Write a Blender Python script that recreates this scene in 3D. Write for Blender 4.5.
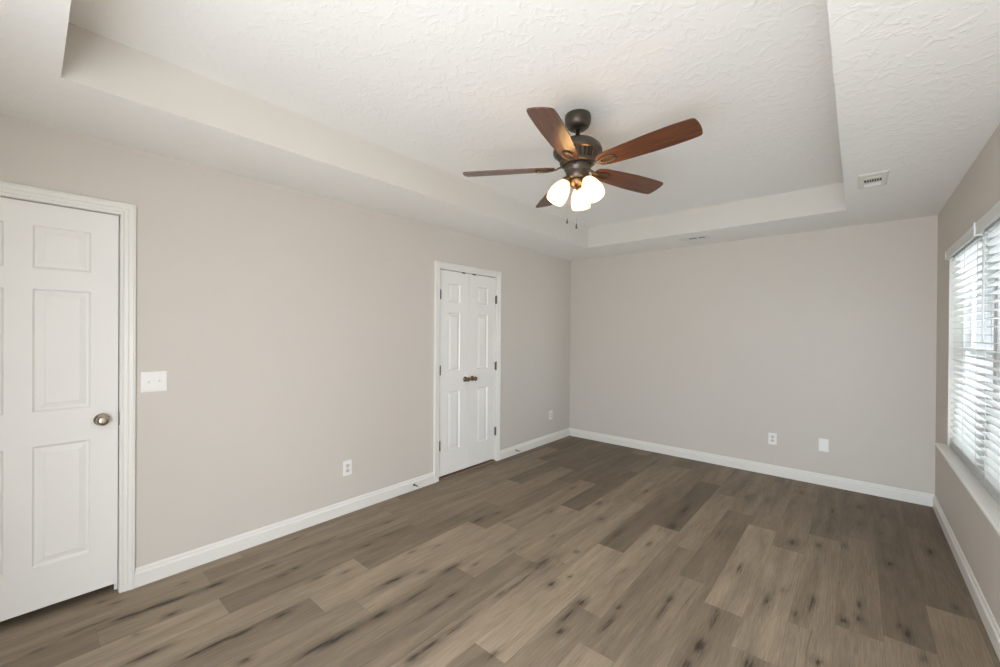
import bpy, bmesh, math, random
from mathutils import Vector, Matrix

# ------------------------------------------------------------------ clean
for o in list(bpy.data.objects):
    bpy.data.objects.remove(o)
SC = bpy.context.scene
COL = SC.collection
PI = math.pi

# ------------------------------------------------------------------ main measures (metres)
H = 2.44            # flat ceiling
TZ = 0.23           # tray rise
W = 3.533           # right wall
D = 4.986           # back wall
FY = -0.64          # front wall (behind the camera)
WY0, WY1, WZ0, WZ1 = 2.41, 4.385, 0.632, 2.035   # twin window opening
TX0, TX1, TY0, TY1 = 0.630, 2.957, 0.086, 4.335  # tray opening

# ------------------------------------------------------------------ camera
F_PX, YAW, PITCH, ROLL = 411.013, 0.715791, -0.003548, 0.006975
cam_d = bpy.data.cameras.new('camera')
cam = bpy.data.objects.new('camera', cam_d)
COL.objects.link(cam)
cam_d.sensor_fit = 'HORIZONTAL'
cam_d.sensor_width = 36.0
cam_d.lens = F_PX / 1000.0 * 36.0
cam_d.clip_start = 0.02
_f = Vector((-math.sin(YAW) * math.cos(PITCH), math.cos(YAW) * math.cos(PITCH), math.sin(PITCH)))
_r0 = Vector((math.cos(YAW), math.sin(YAW), 0))
_u0 = _r0.cross(_f)
_r = math.cos(ROLL) * _r0 + math.sin(ROLL) * _u0
_u = -math.sin(ROLL) * _r0 + math.cos(ROLL) * _u0
cam.matrix_world = Matrix(((_r.x, _u.x, -_f.x, 3.0336), (_r.y, _u.y, -_f.y, 0.0),
                           (_r.z, _u.z, -_f.z, 1.43786), (0, 0, 0, 1)))
SC.camera = cam

# ------------------------------------------------------------------ world, light, exposure
SC.view_settings.view_transform = 'Standard'
SC.view_settings.look = 'None'
SC.view_settings.gamma = 1.0
SC.view_settings.use_curve_mapping = False
SC.view_settings.exposure = -0.17
world = bpy.data.worlds.new('overcast_sky')
SC.world = world
world.use_nodes = True
wn = world.node_tree
wn.nodes.clear()
wo = wn.nodes.new('ShaderNodeOutputWorld')
wb = wn.nodes.new('ShaderNodeBackground')
wtc = wn.nodes.new('ShaderNodeTexCoord')
wsx = wn.nodes.new('ShaderNodeSeparateXYZ')
wn.links.new(wtc.outputs['Generated'], wsx.inputs[0])
def wmap(src, f0, f1, t0, t1):
    n = wn.nodes.new('ShaderNodeMapRange'); n.interpolation_type = 'SMOOTHSTEP'
    for k, v in (('From Min', f0), ('From Max', f1), ('To Min', t0), ('To Max', t1)): n.inputs[k].default_value = v
    wn.links.new(src, n.inputs['Value']); return n.outputs[0]
# world boosted towards -Y to feed the added doorway; dimmer beyond the blinds (+X)
w_sky = wmap(wsx.outputs['Y'], 0.25, -0.15, 0.8, 13.8)
w_ground = wmap(wsx.outputs['Y'], 0.25, -0.15, 1.9, 12.0)
w_up = wmap(wsx.outputs['Z'], -0.08, 0.08, 0.0, 1.0)
wmx = wn.nodes.new('ShaderNodeMix'); wmx.data_type = 'FLOAT'
wn.links.new(w_up, wmx.inputs[0]); wn.links.new(w_ground, wmx.inputs[2]); wn.links.new(w_sky, wmx.inputs[3])
wcl = wn.nodes.new('ShaderNodeMix'); wcl.data_type = 'RGBA'
wcl.inputs[6].default_value = (0.945, 1.0, 1.08, 1); wcl.inputs[7].default_value = (0.91, 1.0, 1.13, 1)
wn.links.new(w_up, wcl.inputs[0])
wn.links.new(wcl.outputs[2], wb.inputs['Color'])
wn.links.new(wmx.outputs[0], wb.inputs['Strength'])
wn.links.new(wb.outputs[0], wo.inputs['Surface'])

def portal(name, loc, rot, sx, sy):
    d = bpy.data.lights.new(name, 'AREA')
    d.shape = 'RECTANGLE'; d.size = sx; d.size_y = sy
    d.cycles.is_portal = True
    o = bpy.data.objects.new(name, d); COL.objects.link(o)
    o.location = loc; o.rotation_euler = rot
    return o
portal('daylight_side', (W + 0.16, (WY0 + WY1) / 2, (WZ0 + WZ1) / 2), (0, PI / 2, 0), WZ1 - WZ0, WY1 - WY0)
FRX0, FRX1, FRZ0, FRZ1 = 1.85, 3.50, 0.0, 2.08     # wide doorway added right behind the viewpoint to let fill light in
portal('added_fill_front', ((FRX0 + FRX1) / 2, FY - 0.16, (FRZ0 + FRZ1) / 2), (PI / 2, 0, 0), FRX1 - FRX0, FRZ1 - FRZ0)

# ------------------------------------------------------------------ material helpers
def srgb(r, g, b):
    def c(v):
        v /= 255.0
        return v / 12.92 if v <= 0.04045 else ((v + 0.055) / 1.055) ** 2.4
    return (c(r), c(g), c(b), 1)

def mat(name, color, rough=0.5, metal=0.0, spec=0.5):
    m = bpy.data.materials.new(name); m.use_nodes = True
    b = m.node_tree.nodes['Principled BSDF']
    b.inputs['Base Color'].default_value = color
    b.inputs['Roughness'].default_value = rough
    b.inputs['Metallic'].default_value = metal
    b.inputs['Specular IOR Level'].default_value = spec
    return m, m.node_tree, b

def add_noise_tone(nt, b, color, amount, scale, coord='Object'):
    """slight mottling of a paint or metal colour"""
    tc = nt.nodes.new('ShaderNodeTexCoord')
    n = nt.nodes.new('ShaderNodeTexNoise'); n.inputs['Scale'].default_value = scale; n.inputs['Detail'].default_value = 4
    mx = nt.nodes.new('ShaderNodeMix'); mx.data_type = 'RGBA'
    mx.inputs[6].default_value = tuple(c * (1 - amount) for c in color[:3]) + (1,)
    mx.inputs[7].default_value = tuple(min(1, c * (1 + amount)) for c in color[:3]) + (1,)
    nt.links.new(tc.outputs[coord], n.inputs['Vector'])
    nt.links.new(n.outputs[0], mx.inputs[0])
    nt.links.new(mx.outputs[2], b.inputs['Base Color'])
    return tc

def add_bump(nt, b, tc, scale, strength, dist, detail=3, coord='Object'):
    n = nt.nodes.new('ShaderNodeTexNoise'); n.inputs['Scale'].default_value = scale; n.inputs['Detail'].default_value = detail
    bp = nt.nodes.new('ShaderNodeBump'); bp.inputs['Strength'].default_value = strength; bp.inputs['Distance'].default_value = dist
    nt.links.new(tc.outputs[coord], n.inputs['Vector'])
    nt.links.new(n.outputs[0], bp.inputs['Height'])
    nt.links.new(bp.outputs[0], b.inputs['Normal'])
    return bp

M = {}
# wall paint: warm greige eggshell
c = srgb(206, 199, 189)
m, nt, b = mat('greige_wall_paint', c, 0.55, 0, 0.3)
tc = add_noise_tone(nt, b, c, 0.012, 3.0)
add_bump(nt, b, tc, 160, 0.08, 0.002)
M['wall'] = m
# smooth ceiling paint (tray risers)
c = srgb(212, 207, 198)
m, nt, b = mat('smooth_ceiling_paint', c, 0.7, 0, 0.2)
tc = add_noise_tone(nt, b, c, 0.01, 4.0)
add_bump(nt, b, tc, 120, 0.06, 0.002)
M['riser'] = m
# brushed / knock-down textured ceiling
c = srgb(243, 241, 236)
m, nt, b = mat('textured_ceiling_paint', c, 0.75, 0, 0.2)
tc = add_noise_tone(nt, b, c, 0.01, 4.0)
nz = nt.nodes.new('ShaderNodeTexNoise'); nz.inputs['Scale'].default_value = 9; nz.inputs['Detail'].default_value = 2
mp = nt.nodes.new('ShaderNodeVectorMath'); mp.operation = 'MULTIPLY_ADD'
mp.inputs[1].default_value = (0.10, 0.10, 0.10)
vo = nt.nodes.new('ShaderNodeTexNoise'); vo.noise_dimensions = '3D'
vo.inputs['Scale'].default_value = 17; vo.inputs['Detail'].default_value = 5; vo.inputs['Roughness'].default_value = 0.55
vo.inputs['Distortion'].default_value = 1.2
rp = nt.nodes.new('ShaderNodeValToRGB')
rp.color_ramp.elements[0].position = 0.50; rp.color_ramp.elements[1].position = 0.66
bp = nt.nodes.new('ShaderNodeBump'); bp.inputs['Strength'].default_value = 0.24; bp.inputs['Distance'].default_value = 0.006
nt.links.new(tc.outputs['Object'], nz.inputs['Vector'])
nt.links.new(nz.outputs[1], mp.inputs[0])
nt.links.new(tc.outputs['Object'], mp.inputs[2])
nt.links.new(mp.outputs[0], vo.inputs['Vector'])
nt.links.new(vo.outputs[0], rp.inputs[0])
nt.links.new(rp.outputs[0], bp.inputs['Height'])
nt.links.new(bp.outputs[0], b.inputs['Normal'])
M['ceiling'] = m
# white semi-gloss trim and doors
c = srgb(228, 225, 217)
m, nt, b = mat('white_semigloss_paint', c, 0.33, 0, 0.45)
tc = add_noise_tone(nt, b, c, 0.008, 6.0)
M['trim'] = m
c = srgb(233, 230, 224)
m, nt, b = mat('white_door_paint', c, 0.38, 0, 0.45)
tc = add_noise_tone(nt, b, c, 0.008, 6.0)
mpn = nt.nodes.new('ShaderNodeMapping'); mpn.inputs['Scale'].default_value = (60, 60, 3)
n2 = nt.nodes.new('ShaderNodeTexNoise'); n2.inputs['Scale'].default_value = 4; n2.inputs['Detail'].default_value = 4
bp = nt.nodes.new('ShaderNodeBump'); bp.inputs['Strength'].default_value = 0.05; bp.inputs['Distance'].default_value = 0.001
nt.links.new(tc.outputs['Object'], mpn.inputs[0]); nt.links.new(mpn.outputs[0], n2.inputs['Vector'])
nt.links.new(n2.outputs[0], bp.inputs['Height']); nt.links.new(bp.outputs[0], b.inputs['Normal'])
M['door'] = m
c = srgb(238, 236, 231)
m, nt, b = mat('white_plastic', c, 0.35, 0, 0.5); add_noise_tone(nt, b, c, 0.006, 20)
M['plastic'] = m
c = srgb(214, 209, 196)
m, nt, b = mat('light_almond_plastic', c, 0.35, 0, 0.5); add_noise_tone(nt, b, c, 0.006, 20)
M['almond'] = m
m, nt, b = mat('dark_slot', srgb(52, 48, 44), 0.8); add_noise_tone(nt, b, srgb(52, 48, 44), 0.1, 20)
M['dark'] = m
c = srgb(186, 176, 160)
m, nt, b = mat('satin_nickel', c, 0.24, 1.0); add_noise_tone(nt, b, c, 0.04, 30)
M['nickel'] = m
c = srgb(128, 108, 84)
m, nt, b = mat('aged_bronze_knob', c, 0.28, 1.0); add_noise_tone(nt, b, c, 0.06, 30)
M['bronze_knob'] = m
c = srgb(118, 112, 102)
m, nt, b = mat('dull_hinge_metal', c, 0.4, 1.0); add_noise_tone(nt, b, c, 0.06, 30)
M['hinge'] = m
c = srgb(90, 82, 73)
m, nt, b = mat('oil_rubbed_bronze', c, 0.36, 0.75); add_noise_tone(nt, b, c, 0.08, 14)
M['bronze'] = m
c = srgb(112, 92, 70)
m, nt, b = mat('warm_bronze', c, 0.32, 0.8); add_noise_tone(nt, b, c, 0.08, 14)
M['brass'] = m
c = srgb(236, 236, 232)
m, nt, b = mat('white_blind_slat', c, 0.42, 0, 0.4); add_noise_tone(nt, b, c, 0.006, 8)
tlu = nt.nodes.new('ShaderNodeBsdfTranslucent'); tlu.inputs[0].default_value = (0.88, 0.88, 0.86, 1)
msl = nt.nodes.new('ShaderNodeMixShader'); msl.inputs[0].default_value = 0.16
nt.links.new(b.outputs[0], msl.inputs[1]); nt.links.new(tlu.outputs[0], msl.inputs[2])
nt.links.new(msl.outputs[0], nt.nodes['Material Output'].inputs['Surface'])
M['slat'] = m
m = M['slat'].copy(); m.name = 'white_blind_rail'
for n_ in m.node_tree.nodes:
    if n_.type == 'MIX_SHADER': n_.inputs[0].default_value = 0.45
M['rail'] = m
m, nt, b = mat('white_vinyl', srgb(236, 236, 234), 0.35); add_noise_tone(nt, b, srgb(236, 236, 234), 0.006, 8)
M['vinyl'] = m
m, nt, b = mat('grey_rubber', srgb(205, 202, 196), 0.6); add_noise_tone(nt, b, srgb(205, 202, 196), 0.02, 30)
M['rubber'] = m
m, nt, b = mat('shaded_slot', srgb(112, 104, 93), 0.8); add_noise_tone(nt, b, srgb(112, 104, 93), 0.1, 20)
M['slot'] = m
# window glass: thin clear pane
m = bpy.data.materials.new('window_glass'); m.use_nodes = True
nt = m.node_tree; nt.nodes.clear()
out = nt.nodes.new('ShaderNodeOutputMaterial')
tr = nt.nodes.new('ShaderNodeBsdfTransparent'); tr.inputs[0].default_value = (0.95, 0.97, 0.97, 1)
gl = nt.nodes.new('ShaderNodeBsdfGlossy'); gl.inputs['Roughness'].default_value = 0.02
fr = nt.nodes.new('ShaderNodeFresnel'); fr.inputs[0].default_value = 1.45
ms = nt.nodes.new('ShaderNodeMixShader')
ge = nt.nodes.new('ShaderNodeNewGeometry')
fb = nt.nodes.new('ShaderNodeMath'); fb.operation = 'SUBTRACT'; fb.inputs[0].default_value = 1.0
ff = nt.nodes.new('ShaderNodeMath'); ff.operation = 'MULTIPLY'
nt.links.new(ge.outputs['Backfacing'], fb.inputs[1]); nt.links.new(fr.outputs[0], ff.inputs[0]); nt.links.new(fb.outputs[0], ff.inputs[1])
nt.links.new(ff.outputs[0], ms.inputs[0]); nt.links.new(tr.outputs[0], ms.inputs[1]); nt.links.new(gl.outputs[0], ms.inputs[2])
nt.links.new(ms.outputs[0], out.inputs[0])
M['glass'] = m
# frosted lamp shade glass, lit from inside
m = bpy.data.materials.new('frosted_lamp_glass'); m.use_nodes = True
nt = m.node_tree; nt.nodes.clear()
out = nt.nodes.new('ShaderNodeOutputMaterial')
tl = nt.nodes.new('ShaderNodeBsdfTranslucent'); tl.inputs[0].default_value = (0.92, 0.82, 0.62, 1)
df = nt.nodes.new('ShaderNodeBsdfDiffuse'); df.inputs[0].default_value = (0.9, 0.86, 0.78, 1)
ms = nt.nodes.new('ShaderNodeMixShader'); ms.inputs[0].default_value = 0.4
em = nt.nodes.new('ShaderNodeEmission'); em.inputs[0].default_value = (1.0, 0.84, 0.62, 1); em.inputs[1].default_value = 0.45
ad = nt.nodes.new('ShaderNodeAddShader')
nt.links.new(tl.outputs[0], ms.inputs[1]); nt.links.new(df.outputs[0], ms.inputs[2])
nt.links.new(ms.outputs[0], ad.inputs[0]); nt.links.new(em.outputs[0], ad.inputs[1])
nt.links.new(ad.outputs[0], out.inputs[0])
M['shade'] = m
m = bpy.data.materials.new('lit_bulb'); m.use_nodes = True
nt = m.node_tree; nt.nodes.clear()
out = nt.nodes.new('ShaderNodeOutputMaterial')
em = nt.nodes.new('ShaderNodeEmission'); em.inputs[0].default_value = (1.0, 0.72, 0.42, 1); em.inputs[1].default_value = 210.0
nt.links.new(em.outputs[0], out.inputs[0])
M['bulb'] = m

# walnut fan blade: grain along local X
def wood_blade():
    m, nt, b = mat('walnut_blade', srgb(104, 60, 38), 0.28, 0, 0.5)
    tc = nt.nodes.new('ShaderNodeTexCoord')
    mp = nt.nodes.new('ShaderNodeMapping'); mp.inputs['Scale'].default_value = (3.0, 42, 42)
    n = nt.nodes.new('ShaderNodeTexNoise'); n.inputs['Scale'].default_value = 1.6; n.inputs['Detail'].default_value = 6
    n.inputs['Distortion'].default_value = 0.6
    r = nt.nodes.new('ShaderNodeValToRGB')
    r.color_ramp.elements[0].position = 0.3; r.color_ramp.elements[0].color = srgb(68, 41, 29)
    r.color_ramp.elements[1].position = 0.72; r.color_ramp.elements[1].color = srgb(116, 73, 50)
    nt.links.new(tc.outputs['Object'], mp.inputs[0]); nt.links.new(mp.outputs[0], n.inputs['Vector'])
    nt.links.new(n.outputs[0], r.inputs[0]); nt.links.new(r.outputs[0], b.inputs['Base Color'])
    return m
M['blade'] = wood_blade()

# grey-brown vinyl planks: per-plank tone in a colour attribute, grain in plank UVs
def floor_mat():
    m, nt, b = mat('grey_oak_vinyl_plank', srgb(110, 98, 84), 0.55, 0, 0.22)
    N = nt.nodes; L = nt.links
    def attr(nm):
        a_ = N.new('ShaderNodeAttribute'); a_.attribute_name = nm; return a_
    at = attr('tone'); kt = attr('knot'); uv = attr('grain')
    def mapped(sx, sy):
        mp = N.new('ShaderNodeMapping'); mp.inputs['Scale'].default_value = (sx, sy, 1); L.new(uv.outputs['Vector'], mp.inputs[0]); return mp
    def noise(mp, scale, detail, rough=0.5, dist=0.0):
        n = N.new('ShaderNodeTexNoise'); n.inputs['Scale'].default_value = scale; n.inputs['Detail'].default_value = detail
        n.inputs['Roughness'].default_value = rough; n.inputs['Distortion'].default_value = dist
        L.new(mp.outputs[0], n.inputs['Vector']); return n
    def ramp(src, p0, c0, p1, c1):
        r = N.new('ShaderNodeValToRGB'); r.color_ramp.elements[0].position = p0; r.color_ramp.elements[0].color = c0
        r.color_ramp.elements[1].position = p1; r.color_ramp.elements[1].color = c1; L.new(src, r.inputs[0]); return r
    def mix(kind, fac, a, bb):
        x = N.new('ShaderNodeMix'); x.data_type = 'RGBA'; x.blend_type = kind
        for k, v in ((0, fac), (6, a), (7, bb)):
            if hasattr(v, 'is_linked') or hasattr(v, 'links'): L.new(v, x.inputs[k])
            else: x.inputs[k].default_value = v
        return x.outputs[2]
    g = lambda v: (v, v, v, 1)
    # per-plank base tone
    base = ramp(at.outputs['Fac'], 0.0, srgb(108, 95, 79), 1.0, srgb(166, 149, 127)).outputs[0]
    # broad cloudy variation inside a plank
    broad = ramp(noise(mapped(1.0, 9.0), 1.5, 3, 0.5, 0.4).outputs[0], 0.3, g(0.76), 0.72, g(1.14)).outputs[0]
    colr = mix('MULTIPLY', 1.0, base, broad)
    # fine grain
    fine = ramp(noise(mapped(5.0, 120.0), 1.5, 5, 0.6).outputs[0], 0.3, g(0.78), 0.7, g(1.15)).outputs[0]
    colr = mix('MULTIPLY', 1.0, colr, fine)
    # soft dark cathedral streaks
    st = ramp(noise(mapped(2.2, 30.0), 1.3, 6, 0.65, 1.0).outputs[0], 0.54, g(0), 0.74, g(1)).outputs[0]
    stm = ramp(noise(mapped(1.1, 6.0), 1.7, 2).outputs[0], 0.46, g(0), 0.64, g(1)).outputs[0]
    fac = mix('MULTIPLY', 1.0, st, stm)
    fm = N.new('ShaderNodeMath'); fm.operation = 'MULTIPLY'; fm.inputs[1].default_value = 0.55; L.new(fac, fm.inputs[0])
    colr = mix('MIX', fm.outputs[0], colr, srgb(76, 65, 54))
    fl_ = ramp(noise(mapped(3.2, 95.0), 1.4, 5, 0.62, 0.3).outputs[0], 0.63, g(0), 0.72, g(0.55)).outputs[0]
    colr = mix('MIX', fl_, colr, srgb(74, 63, 52))
    # knots and mineral marks: dark cores with ragged fibrous edges
    fb = noise(mapped(6.0, 75.0), 1.5, 6, 0.72, 0.6)
    fbs = N.new('ShaderNodeMath'); fbs.operation = 'MULTIPLY_ADD'; fbs.inputs[1].default_value = 3.4; fbs.inputs[2].default_value = -0.85; L.new(fb.outputs[0], fbs.inputs[0])
    kk = N.new('ShaderNodeMath'); kk.operation = 'MULTIPLY'; L.new(kt.outputs['Fac'], kk.inputs[0]); L.new(fbs.outputs[0], kk.inputs[1])
    kf = ramp(kk.outputs[0], 0.05, g(0), 0.62, g(0.92)).outputs[0]
    colr = mix('MIX', kf, colr, srgb(50, 42, 36))
    # seams: thin darker joint lines
    ul = attr('local')
    sx = N.new('ShaderNodeSeparateXYZ'); L.new(ul.outputs['Vector'], sx.inputs[0])
    def edge(src):
        a = N.new('ShaderNodeMath'); a.operation = 'ABSOLUTE'; L.new(src, a.inputs[0])
        c = N.new('ShaderNodeMath'); c.operation = 'LESS_THAN'; c.inputs[1].default_value = 0.0011; L.new(a.outputs[0], c.inputs[0]); return c.outputs[0]
    mx = N.new('ShaderNodeMath'); mx.operation = 'MAXIMUM'; L.new(edge(sx.outputs[0]), mx.inputs[0]); L.new(edge(sx.outputs[1]), mx.inputs[1])
    sm = N.new('ShaderNodeMath'); sm.operation = 'MULTIPLY'; sm.inputs[1].default_value = 0.45; L.new(mx.outputs[0], sm.inputs[0])
    colr = mix('MIX', sm.outputs[0], colr, srgb(58, 49, 41))
    L.new(colr, b.inputs['Base Color'])
    bp = N.new('ShaderNodeBump'); bp.inputs['Strength'].default_value = 0.12; bp.inputs['Distance'].default_value = 0.001
    L.new(fine, bp.inputs['Height']); L.new(bp.outputs[0], b.inputs['Normal'])
    return m
M['floor'] = floor_mat()
m, nt, b = mat('brown_threshold', srgb(126, 106, 88), 0.45); add_noise_tone(nt, b, srgb(126, 106, 88), 0.12, 18)
M['threshold'] = m

# ------------------------------------------------------------------ mesh helpers
class MB:
    """collects shapes, builds ONE mesh object"""
    def __init__(self): self.v = []; self.f = []; self.mi = []; self.sm = []
    def add(self, vs, fs, mi=0, smooth=False):
        o = len(self.v); self.v += [tuple(x) for x in vs]
        for f in fs: self.f.append([i + o for i in f]); self.mi.append(mi); self.sm.append(smooth)
        return self
    def quad(self, a, b, c, d, mi=0): return self.add([a, b, c, d], [(0, 1, 2, 3)], mi)
    def box(self, x0, x1, y0, y1, z0, z1, mi=0):
        v = [(x, y, z) for x in (x0, x1) for y in (y0, y1) for z in (z0, z1)]
        return self.add(v, [(0, 1, 3, 2), (4, 6, 7, 5), (0, 4, 5, 1), (2, 3, 7, 6), (0, 2, 6, 4), (1, 5, 7, 3)], mi)
    def cbox(self, x0, x1, y0, y1, z0, z1, c, mi=0):
        """box with chamfered edges"""
        bm = bmesh.new(); bmesh.ops.create_cube(bm, size=1)
        for v in bm.verts:
            v.co = ((x0 + x1) / 2 + v.co.x * (x1 - x0), (y0 + y1) / 2 + v.co.y * (y1 - y0), (z0 + z1) / 2 + v.co.z * (z1 - z0))
        bmesh.ops.bevel(bm, geom=bm.edges[:], offset=c, segments=2, affect='EDGES', profile=0.5)
        bm.verts.index_update()
        self.add([v.co[:] for v in bm.verts], [[v.index for v in f.verts] for f in bm.faces], mi); bm.free(); return self
    def sweep(self, profile, frames, closed_profile=True, caps=True, mi=0, smooth=False):
        """profile: 2D points; frames: function(point, k)->3D for each station"""
        n = len(profile); k = len(frames); o = []
        for fr in frames: o += [fr(p) for p in profile]
        fs = []
        for i in range(k - 1):
            for j in range(n if closed_profile else n - 1):
                j2 = (j + 1) % n
                fs.append((i * n + j, i * n + j2, (i + 1) * n + j2, (i + 1) * n + j))
        if caps: fs.append(tuple(range(n - 1, -1, -1))); fs.append(tuple((k - 1) * n + j for j in range(n)))
        return self.add(o, fs, mi, smooth)
    def lathe(self, prof, mtx=None, seg=40, mi=0, smooth=True):
        """prof: (r, z) pairs, about local Z"""
        mtx = mtx or Matrix.Identity(4); vs = []; fs = []
        for r, z in prof:
            for s in range(seg):
                a = 2 * PI * s / seg
                vs.append(mtx @ Vector((r * math.cos(a), r * math.sin(a), z)))
        for i in range(len(prof) - 1):
            for s in range(seg):
                s2 = (s + 1) % seg
                fs.append((i * seg + s, i * seg + s2, (i + 1) * seg + s2, (i + 1) * seg + s))
        return self.add(vs, fs, mi, smooth)
    def tube(self, pts, r, seg=10, mi=0, smooth=True, closed=False, flat=1.0):
        pts = [Vector(p) for p in pts]; vs = []; fs = []; n = len(pts)
        up = Vector((0, 0, 1))
        for i, p in enumerate(pts):
            a = pts[(i - 1) % n] if (closed or i > 0) else p
            c = pts[(i + 1) % n] if (closed or i < n - 1) else p
            t = (c - a).normalized()
            u = up if abs(t.dot(up)) < 0.95 else Vector((1, 0, 0))
            s = t.cross(u).normalized(); w = s.cross(t).normalized()
            rr = r[i] if isinstance(r, (list, tuple)) else r
            for k in range(seg):
                q = 2 * PI * k / seg
                vs.append(p + s * (rr * math.cos(q)) + w * (rr * flat * math.sin(q)))
        for i in range(n if closed else n - 1):
            i2 = (i + 1) % n
            for k in range(seg):
                k2 = (k + 1) % seg
                fs.append((i * seg + k, i * seg + k2, i2 * seg + k2, i2 * seg + k))
        if not closed:
            fs.append(tuple(range(seg - 1, -1, -1))); fs.append(tuple((n - 1) * seg + k for k in range(seg)))
        return self.add(vs, fs, mi, smooth)
    def build(self, name, mats, parent=None, kind=None, origin=None):
        me = bpy.data.meshes.new(name)
        off = Vector(origin) if origin is not None else Vector((0, 0, 0))
        me.from_pydata([tuple(Vector(v) - off) for v in self.v], [], self.f)
        for mm in (mats if isinstance(mats, (list, tuple)) else [mats]): me.materials.append(mm)
        for p, i, s in zip(me.polygons, self.mi, self.sm): p.material_index = i; p.use_smooth = s
        me.update()
        bm = bmesh.new(); bm.from_mesh(me); bmesh.ops.recalc_face_normals(bm, faces=bm.faces[:]); bm.to_mesh(me); bm.free()
        o = bpy.data.objects.new(name, me); COL.objects.link(o); o.location = off
        if parent is not None: o.parent = parent
        if kind: o['kind'] = kind
        return o

def tag(o, label, cat, group=None, kind=None):
    o['label'] = label; o['category'] = cat
    if group: o['group'] = group
    if kind: o['kind'] = kind
    return o

def thing(name, loc, label, cat, group=None, kind=None, rz=0):
    o = bpy.data.objects.new(name, None); COL.objects.link(o); o.empty_display_size = 0.05
    o.location = loc; o.rotation_euler = (0, 0, rz)
    return tag(o, label, cat, group, kind)

def dup(root, loc, label, rz=0):
    r = root.copy(); COL.objects.link(r); r.location = loc; r.rotation_euler = (0, 0, rz); r['label'] = label
    for ch in list(root.children):
        c = ch.copy(); COL.objects.link(c); c.parent = r
        for g in ch.children:
            d = g.copy(); COL.objects.link(d); d.parent = c
    return r

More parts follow.
